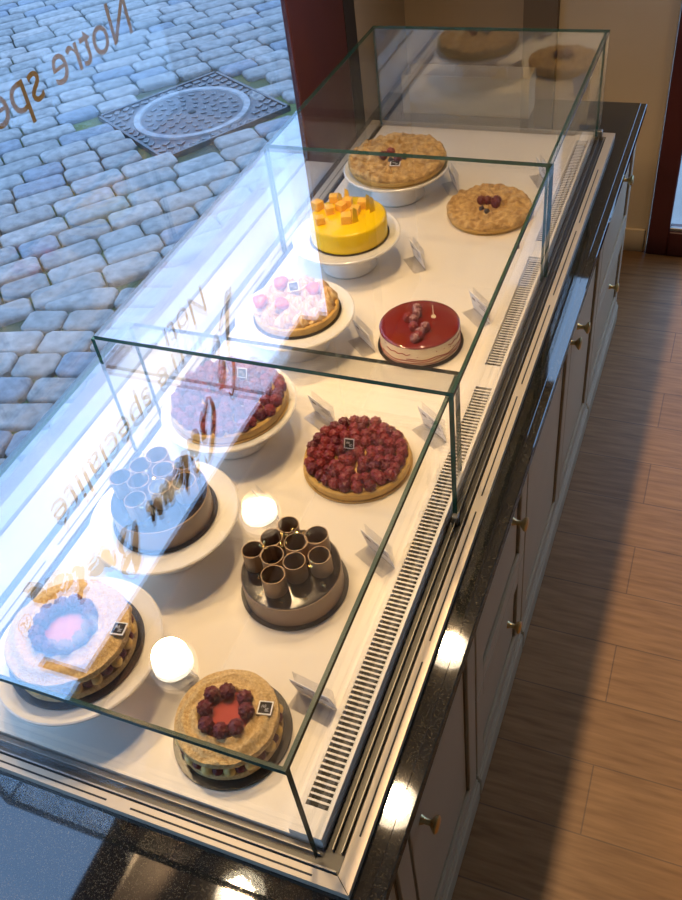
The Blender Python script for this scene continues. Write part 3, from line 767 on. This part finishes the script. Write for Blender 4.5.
# red glazed mousse cake
x, y = -.577, 1.623
t = thing('red_glazed_cake', 'cream sided mousse cake with shiny red glaze and sugared berries on top', 'cake', (x, y, DECK + .0005))
board(t, .1045)
r = .097
bm = bmesh.new(); lathe(bm, [(0, .004), (r, .004), (r * 1.004, .015), (r, .03), (r, .052), (r - .001, .054), (0, .054)], 96); obj('cake_body', bm, M['mousse'], t, True)
bm = bmesh.new(); lathe(bm, [(r + .0004, .0535), (r + .0002, .0555), (r - .002, .0575), (r - .006, .0583), (0, .0583)], 96); obj('red_glaze', bm, M['red_glaze'], t, True)
bm = bmesh.new()
for (z0, a0, a1, ph) in ((.010, -2.8, .6, 0), (.017, -2.4, .2, 1.3), (.022, -1.6, .5, .6), (.036, -2.2, -1.5, .2), (.041, -.5, .3, 2)):
    n = 40; tube(bm, [((r + .0007) * math.cos(a0 + (a1 - a0) * k / n), (r + .0007) * math.sin(a0 + (a1 - a0) * k / n), z0 + .002 * math.sin(k * .5 + ph)) for k in range(n + 1)], .0011, 5)
for k in range(9):
    a = random.uniform(-2.6, .3); ico(bm, ((r + .0003) * math.cos(a), (r + .0003) * math.sin(a), random.uniform(.025, .05)), .0016, 1)
obj('coulis_streaks', bm, M['red_streak'], t)
for i, (a, b_) in enumerate([(-0.612, 1.628), (-0.593, 1.666), (-0.59, 1.646), (-0.589, 1.622), (-0.581, 1.597), (-0.552, 1.597), (-0.567, 1.579), (-0.572, 1.556), (-0.555, 1.570)]):
    inst('sugared_berry', RBS if i % 4 else RB, t, (a - x, b_ - y, .0568), (random.uniform(-.6, .6), random.uniform(-.6, .6), i), 1.05)
bm = bmesh.new(); tube(bm, [(.028, .028, .058), (.022, .040, .085)], .0012, 6); tube(bm, [(.027, .030, .058), (.0275, .029, .062)], .006, 8); obj('sugar_pick', bm, M['mousse'], t, True)

# crumble tarts
def crumble_top(bm, r, h, seed):
    def dp(rr, zz, a):
        cx, cy = rr * math.cos(a), rr * math.sin(a)
        k = cloud(cx * 55, cy * 55, seed, 4)
        edge = 1 + .02 * n3(math.cos(a) * 4, math.sin(a) * 4, seed + zz * 30)
        return rr * edge, zz + (.0085 * k if zz > h * .7 else .0012 * k)
    pr = [(0, .004), (r * .92, .004), (r * .955, .011), (r * .985, h * .55), (r, h * .75), (r * .985, h * .9), (r * .95, h)]
    n = 22
    pr += [(r * (.93 - .93 * k / n), h + .002 * math.sin(PI * k / n)) for k in range(n)] + [(0, h)]
    lathe(bm, pr, 150, disp=dp)
def crumble_tart(x, y, z, r, h, lab, berries, brd):
    t = thing('crumble_tart', lab, 'tart', (x, y, z), 0, 'crumble tarts')
    board(t, r * .94, brd)
    bm = bmesh.new(); crumble_top(bm, r, h, x * 10); obj('crumble', bm, M['crumble'], t, True)
    bm = bmesh.new(); lathe(bm, [(r * .93, .0045), (r * .964, .011), (r * .993, h * .52), (r * .97, h * .56)], 120); obj('crust_edge', bm, M['crust'], t, True)
    for i, (bxx, by, src) in enumerate(berries):
        inst('raspberry' if src is not BLU else 'blueberry', src, t, (bxx - x, by - y, h - .001), (random.uniform(-.5, .5), random.uniform(-.5, .5), i), 1.15 if src is not BLU else 1.2)
    return t
crumble_tart(-.562, 2.240, DECK + .0005, .1225, .033, 'golden crumble tart with a few berries in the middle, lying on the case floor', [(-.585, 2.238, RBD), (-.566, 2.250, RBD), (-.550, 2.240, RBD), (-.535, 2.228, RBD), (-.538, 2.250, RBD), (-.561, 2.195, BLU), (-.577, 2.200, BLU)], 'gold_board')
make_stand(-.874, 2.337, 'white cake stand at the far end of the case, under the larger crumble tart', 1.07)
tt = crumble_tart(-.868, 2.335, DECK + PLATE + .0008, .147, .038, 'larger golden crumble tart raised on the farthest white cake stand', [(-.894, 2.300, RBD), (-.882, 2.322, RB), (-.857, 2.303, BLU), (-.842, 2.318, BLU), (-.849, 2.296, RBD), (-.870, 2.288, BLU), (-.835, 2.302, BLU)], 'gold_board')
put_tag(tt, (.018, -.066, .043), .030, .2)

# meringue tart
make_stand(-.879, 1.567, 'white cake stand under the meringue and strawberry tart, fourth from the front')
x, y = -.874, 1.572
t = thing('meringue_tart', 'small tart with piped toasted meringue swirls and strawberries on a white stand', 'tart', (x, y, DECK + PLATE + .0008))
board(t, .1085, 'board'); r = .104
bm = bmesh.new(); lathe(bm, [(0, .004), (r * .985, .004), (r, .007), (r, .022), (r - .003, .0245), (r - .008, .023), (r - .009, .019), (0, .019)], 96); obj('pastry_shell', bm, M['crust'], t, True)
bm = bmesh.new(); lathe(bm, [(r - .0092, .0192), (r - .012, .0245), (0, .026)], 64); obj('lemon_filling', bm, M['meringue'], t, True)
def swirl_src():
    bm = bmesh.new(); seg = 48; rings = []
    for i in range(13):
        u = i / 12; rr = .0225 * (math.cos(u * PI / 2) ** .75) if i < 12 else 0
        z = .028 * u ** 1.1
        def dsp(q, zz, a, u=u): return q * (1 + .17 * math.cos(8 * a + u * 5.5)), zz + .0012 * math.cos(8 * a + u * 5.5)
        rings.append((rr, z, dsp))
    prev = None
    for (rr, z, dsp) in rings:
        cur = []
        if rr == 0: cur = [bm.verts.new((0, 0, z))]
        else:
            for k in range(seg):
                a = 2 * PI * k / seg; q, zz = dsp(rr, z, a); cur.append(bm.verts.new((q * math.cos(a), q * math.sin(a), zz)))
        if prev:
            for k in range(seg):
                if len(cur) == 1: bm.faces.new((prev[k], prev[(k + 1) % seg], cur[0]))
                else: bm.faces.new((prev[k], prev[(k + 1) % seg], cur[(k + 1) % seg], cur[k]))
        prev = cur
    o = obj('meringue_swirl', bm, M['meringue'], None, 'all'); COL.objects.unlink(o); return o
SW = swirl_src()
bm = bmesh.new()
lathe(bm, [(0, 0), (.010, .001), (.0145, .006), (.0135, .013), (.008, .021), (.002, .026), (0, .0265)], 20)
STRAW = obj('strawberry', bm, M['strawberry'], None, 'all'); COL.objects.unlink(STRAW)
for rad, n, o_ in ((.078, 12, .1), (.045, 7, .4), (.010, 2, .9)):
    for k in range(n):
        a = 2 * PI * (k + o_) / n; inst('meringue_swirl', SW, t, (rad * math.cos(a), rad * math.sin(a), .0235), (0.25 * -math.sin(a), .25 * math.cos(a), random.uniform(0, 6)), random.uniform(.92, 1.1))
for (a, b_, rx) in [(-.884, 1.543, 1.3), (-.822, 1.606, 1.2), (-.915, 1.610, 1.4), (-.930, 1.525, 1.2)]:
    inst('strawberry', STRAW, t, (a - x, b_ - y, .050), (rx, .3, random.uniform(0, 6)), (1.35, .9, 1.35))
put_tag(t, (-.882 - x, 1.590 - y, .062), .026, .5, .5)

# yellow mango cake
make_stand(-.883, 1.937, 'white cake stand under the bright yellow cake, fifth from the front')
x, y = -.874, 1.938
t = thing('mango_cake', 'bright yellow glazed cake with mango cubes and upright shards on a white stand', 'cake', (x, y, DECK + PLATE + .0008))
board(t, .108); r = .104
bm = bmesh.new(); lathe(bm, [(0, .004), (r, .004), (r * 1.003, .02), (r, .052), (r - .002, .057), (r - .006, .0595), (0, .060)], 96); obj('cake_body', bm, M['yellow'], t, True)
for i, (a, b_) in enumerate([(-0.936, 2.000), (-0.965, 1.955), (-0.925, 1.941), (-0.890, 1.985), (-0.862, 1.905), (-0.930, 1.885), (-0.854, 1.950), (-.900, 1.962), (-.845, 1.985)]):
    bm = bmesh.new(); s = .0115 + .0025 * random.random(); bx(bm, -s, s, -s, s, 0, 1.7 * s, bev=.0018, seg=2)
    o = obj('mango_cube', bm, M['mango'], t, True); o.location = (a - x, b_ - y, .0602); o.rotation_euler = (random.uniform(-.08, .08), 0, random.uniform(0, 1.5))
for i, (a, b_) in enumerate([(-.895, 1.995), (-.905, 1.972), (-.827, 1.975), (-.812, 1.965), (-.838, 1.905)]):
    bm = bmesh.new(); vs = [bm.verts.new(p) for p in ((-.009, -.0007, 0), (.009, -.0007, 0), (.006, -.0007, .038), (-.003, -.0007, .046), (-.009, .0007, 0), (.009, .0007, 0), (.006, .0007, .038), (-.003, .0007, .046))]
    for q in ((0, 1, 2, 3), (7, 6, 5, 4), (0, 4, 5, 1), (1, 5, 6, 2), (2, 6, 7, 3), (3, 7, 4, 0)): bm.faces.new([vs[k] for k in q])
    o = obj('yellow_shard', bm, M['chocplate'], t); o.location = (a - x, b_ - y, .0601); o.rotation_euler.z = random.uniform(.2, 1.2)

# ------------------------------------------------------------------ price cards in clear holders
def price_card(x, y, deg, lab, L=.080, H=.061):
    t = thing('price_card', lab, 'price card', (x, y, DECK + .0006), math.radians(deg), 'price cards in clear holders')
    bm = bmesh.new(); bx(bm, 0, L, -.0006, .0006, .004, H); o = obj('card', bm, M['paper'], t); o.rotation_euler.x = -0.22
    bm = bmesh.new()
    for k, (a, b_) in enumerate(((.10, .55), (.10, .42), (.10, .5))): bx(bm, L * a, L * b_, .0006, .0009, H - .012 - .008 * k, H - .0095 - .008 * k)
    bx(bm, L * .70, L * .88, .0006, .0009, H - .022, H - .014)
    p = obj('print', bm, M['ink'], o)
    bm = bmesh.new(); bx(bm, 0, L, .0012, .0022, .001, H + .003); bx(bm, 0, L, .0, .034, 0.0, .0012)
    h = obj('clear_holder', bm, M['acrylic'], t)
    return t
for (x, y, deg, lab) in [
 (-.670, .622, 174, 'white price card between the two raspberry biscuit cakes'),
 (-.4125, .637, 170, 'white price card by the grille, right of the raspberry biscuit cake nearest the front corner'),
 (-.415, .946, 150, 'white price card by the grille, right of the chocolate cake on the case floor'),
 (-.665, .985, 150, 'white price card between the two chocolate cakes'),
 (-.667, 1.285, 150, 'white price card between the two raspberry tarts'),
 (-.417, 1.300, 145, 'white price card by the grille, beside the raspberry tart on the case floor'),
 (-.672, 1.560, 140, 'white price card between the meringue tart and the red glazed cake'),
 (-.430, 1.730, 135, 'white price card by the grille, behind the red glazed cake'),
 (-.657, 1.927, 130, 'white price card right of the bright yellow cake'),
 (-.680, 2.345, 122, 'white price card between the two crumble tarts'),
 (-.430, 2.430, 120, 'white price card in the far right corner of the glass case')]:
    price_card(x, y, deg, lab)

# ------------------------------------------------------------------ lamps
WARM = (1.0, 0.66, 0.34)
def spot(loc, target, power, size=math.radians(110), blend=.6, rad=.05):
    l = bpy.data.lights.new('spot_light', 'SPOT'); l.energy = power; l.color = WARM; l.spot_size = size; l.spot_blend = blend; l.shadow_soft_size = rad
    o = bpy.data.objects.new('spot_light', l); COL.objects.link(o); o.location = loc
    o.rotation_euler = (Vector(target) - Vector(loc)).to_track_quat('-Z', 'Y').to_euler(); return o
def lamp_bm():
    bm = bmesh.new(); lathe(bm, [(.092, 0), (.112, -.003), (.114, -.006), (.094, -.008), (.090, 0.0)], 40); return bm
def downlight(x, y, lab, power):
    t = thing('ceiling_downlight', lab, 'ceiling light', (x, y, CEIL - .0005), 0, 'round recessed ceiling downlights')
    obj('ring', lamp_bm(), M['lamp_body'], t, True)
    bm = bmesh.new(); lathe(bm, [(0, -.006), (.087, -.004), (.090, -.001)], 32); obj('lens', bm, M['bulb'], t, True)
    spot((x, y, CEIL - .03), (x, y, 0), power)
for (x, y, p, lab) in ((-.665, 1.265, 100, 'round ceiling downlight above the middle of the case'), (-.655, 1.97, 100, 'round ceiling downlight above the far half of the case'), (-1.083, .78, 45, 'round ceiling downlight near the shop window'), (.75, 2.9, 30, 'added ceiling downlight to light the floor by the back door')):  # last lamp is an added one, lighting the back floor and wall
    downlight(x, y, lab + ', mirrored in the black granite' * (y < 2.5), p)
def window_spot(y):
    z = Z0 + 0.90
    t = thing('window_spotlight', 'small round white spotlight on a black wall arm above the shop window', 'spotlight', (-1.10, y, z), 0, 'window spotlights')
    bm = bmesh.new(); lathe(bm, [(.055, 0), (.064, -.004), (.066, .004), (.060, .05), (.035, .075), (0, .078)], 32); obj('housing', bm, M['lamp_body'], t, True)
    bm = bmesh.new(); lathe(bm, [(0, -.003), (.052, .0), (.056, .004)], 32); obj('lens', bm, M['bulb'], t, True)
    bm = bmesh.new(); tube(bm, [(0, 0, .077), (0, 0, .13), (-.03, 0, .165), (-.171, 0, .165)], .006, 10); obj('wall_arm', bm, M['black_paint'], t, True)
    spot((-1.10, y, z - .02), (-.80, y, DECK), 46, math.radians(76))
window_spot(.956); window_spot(1.516)

# ------------------------------------------------------------------ daylight
w = bpy.data.worlds.new('sky'); scene.world = w; w.use_nodes = True
bg = w.node_tree.nodes['Background']; N = w.node_tree.nodes; L = w.node_tree.links
tc = N.new('ShaderNodeTexCoord'); n = N.new('ShaderNodeTexNoise'); n.inputs['Scale'].default_value = 2.0; n.inputs['Detail'].default_value = 3
r = N.new('ShaderNodeValToRGB'); r.color_ramp.elements[0].color = (0.46, 0.86, 1.62, 1); r.color_ramp.elements[1].color = (0.62, 1.02, 1.70, 1)
r.color_ramp.elements[0].position = .35; r.color_ramp.elements[1].position = .7
L.new(tc.outputs['Generated'], n.inputs['Vector']); L.new(n.outputs['Fac'], r.inputs['Fac']); # one brighter bank of cloud over the street
dt = N.new('ShaderNodeVectorMath'); dt.operation = 'DOT_PRODUCT'; dt.inputs[1].default_value = Vector((-.44, .69, .575)).normalized()
nm = N.new('ShaderNodeVectorMath'); nm.operation = 'NORMALIZE'; L.new(tc.outputs['Generated'], nm.inputs[0]); L.new(nm.outputs[0], dt.inputs[0])
mr = N.new('ShaderNodeMapRange'); mr.interpolation_type = 'SMOOTHSTEP'; mr.inputs[1].default_value = .972; mr.inputs[2].default_value = .994; L.new(dt.outputs['Value'], mr.inputs[0])
mxs = N.new('ShaderNodeMix'); mxs.data_type = 'RGBA'; L.new(mr.outputs[0], mxs.inputs[0]); L.new(r.outputs[0], mxs.inputs[6]); mxs.inputs[7].default_value = (0.78, 1.02, 1.62, 1)
L.new(mxs.outputs[2], bg.inputs['Color'])
bg.inputs['Strength'].default_value = 1.95

# ------------------------------------------------------------------ camera
cam = bpy.data.cameras.new('camera'); co = bpy.data.objects.new('camera', cam); COL.objects.link(co)
cam.sensor_fit = 'VERTICAL'; cam.sensor_height = 24.0; cam.lens = 24.0 * 875.07 / 900
R = Matrix(((0.92699, -0.17621, 0.33112), (0.35775, 0.68065, -0.63932), (-0.11272, 0.71111, 0.69399)))
co.matrix_world = Matrix.Translation((0, 0, Z0 + 1.0)) @ R.to_4x4()
cam.clip_start = 0.02
scene.camera = co
scene.view_settings.view_transform = 'Standard'
scene.view_settings.look = 'None'
scene.cycles.transparent_max_bounces = 32
scene.cycles.max_bounces = 10
scene.cycles.caustics_reflective = False
scene.cycles.sample_clamp_indirect = 4.0
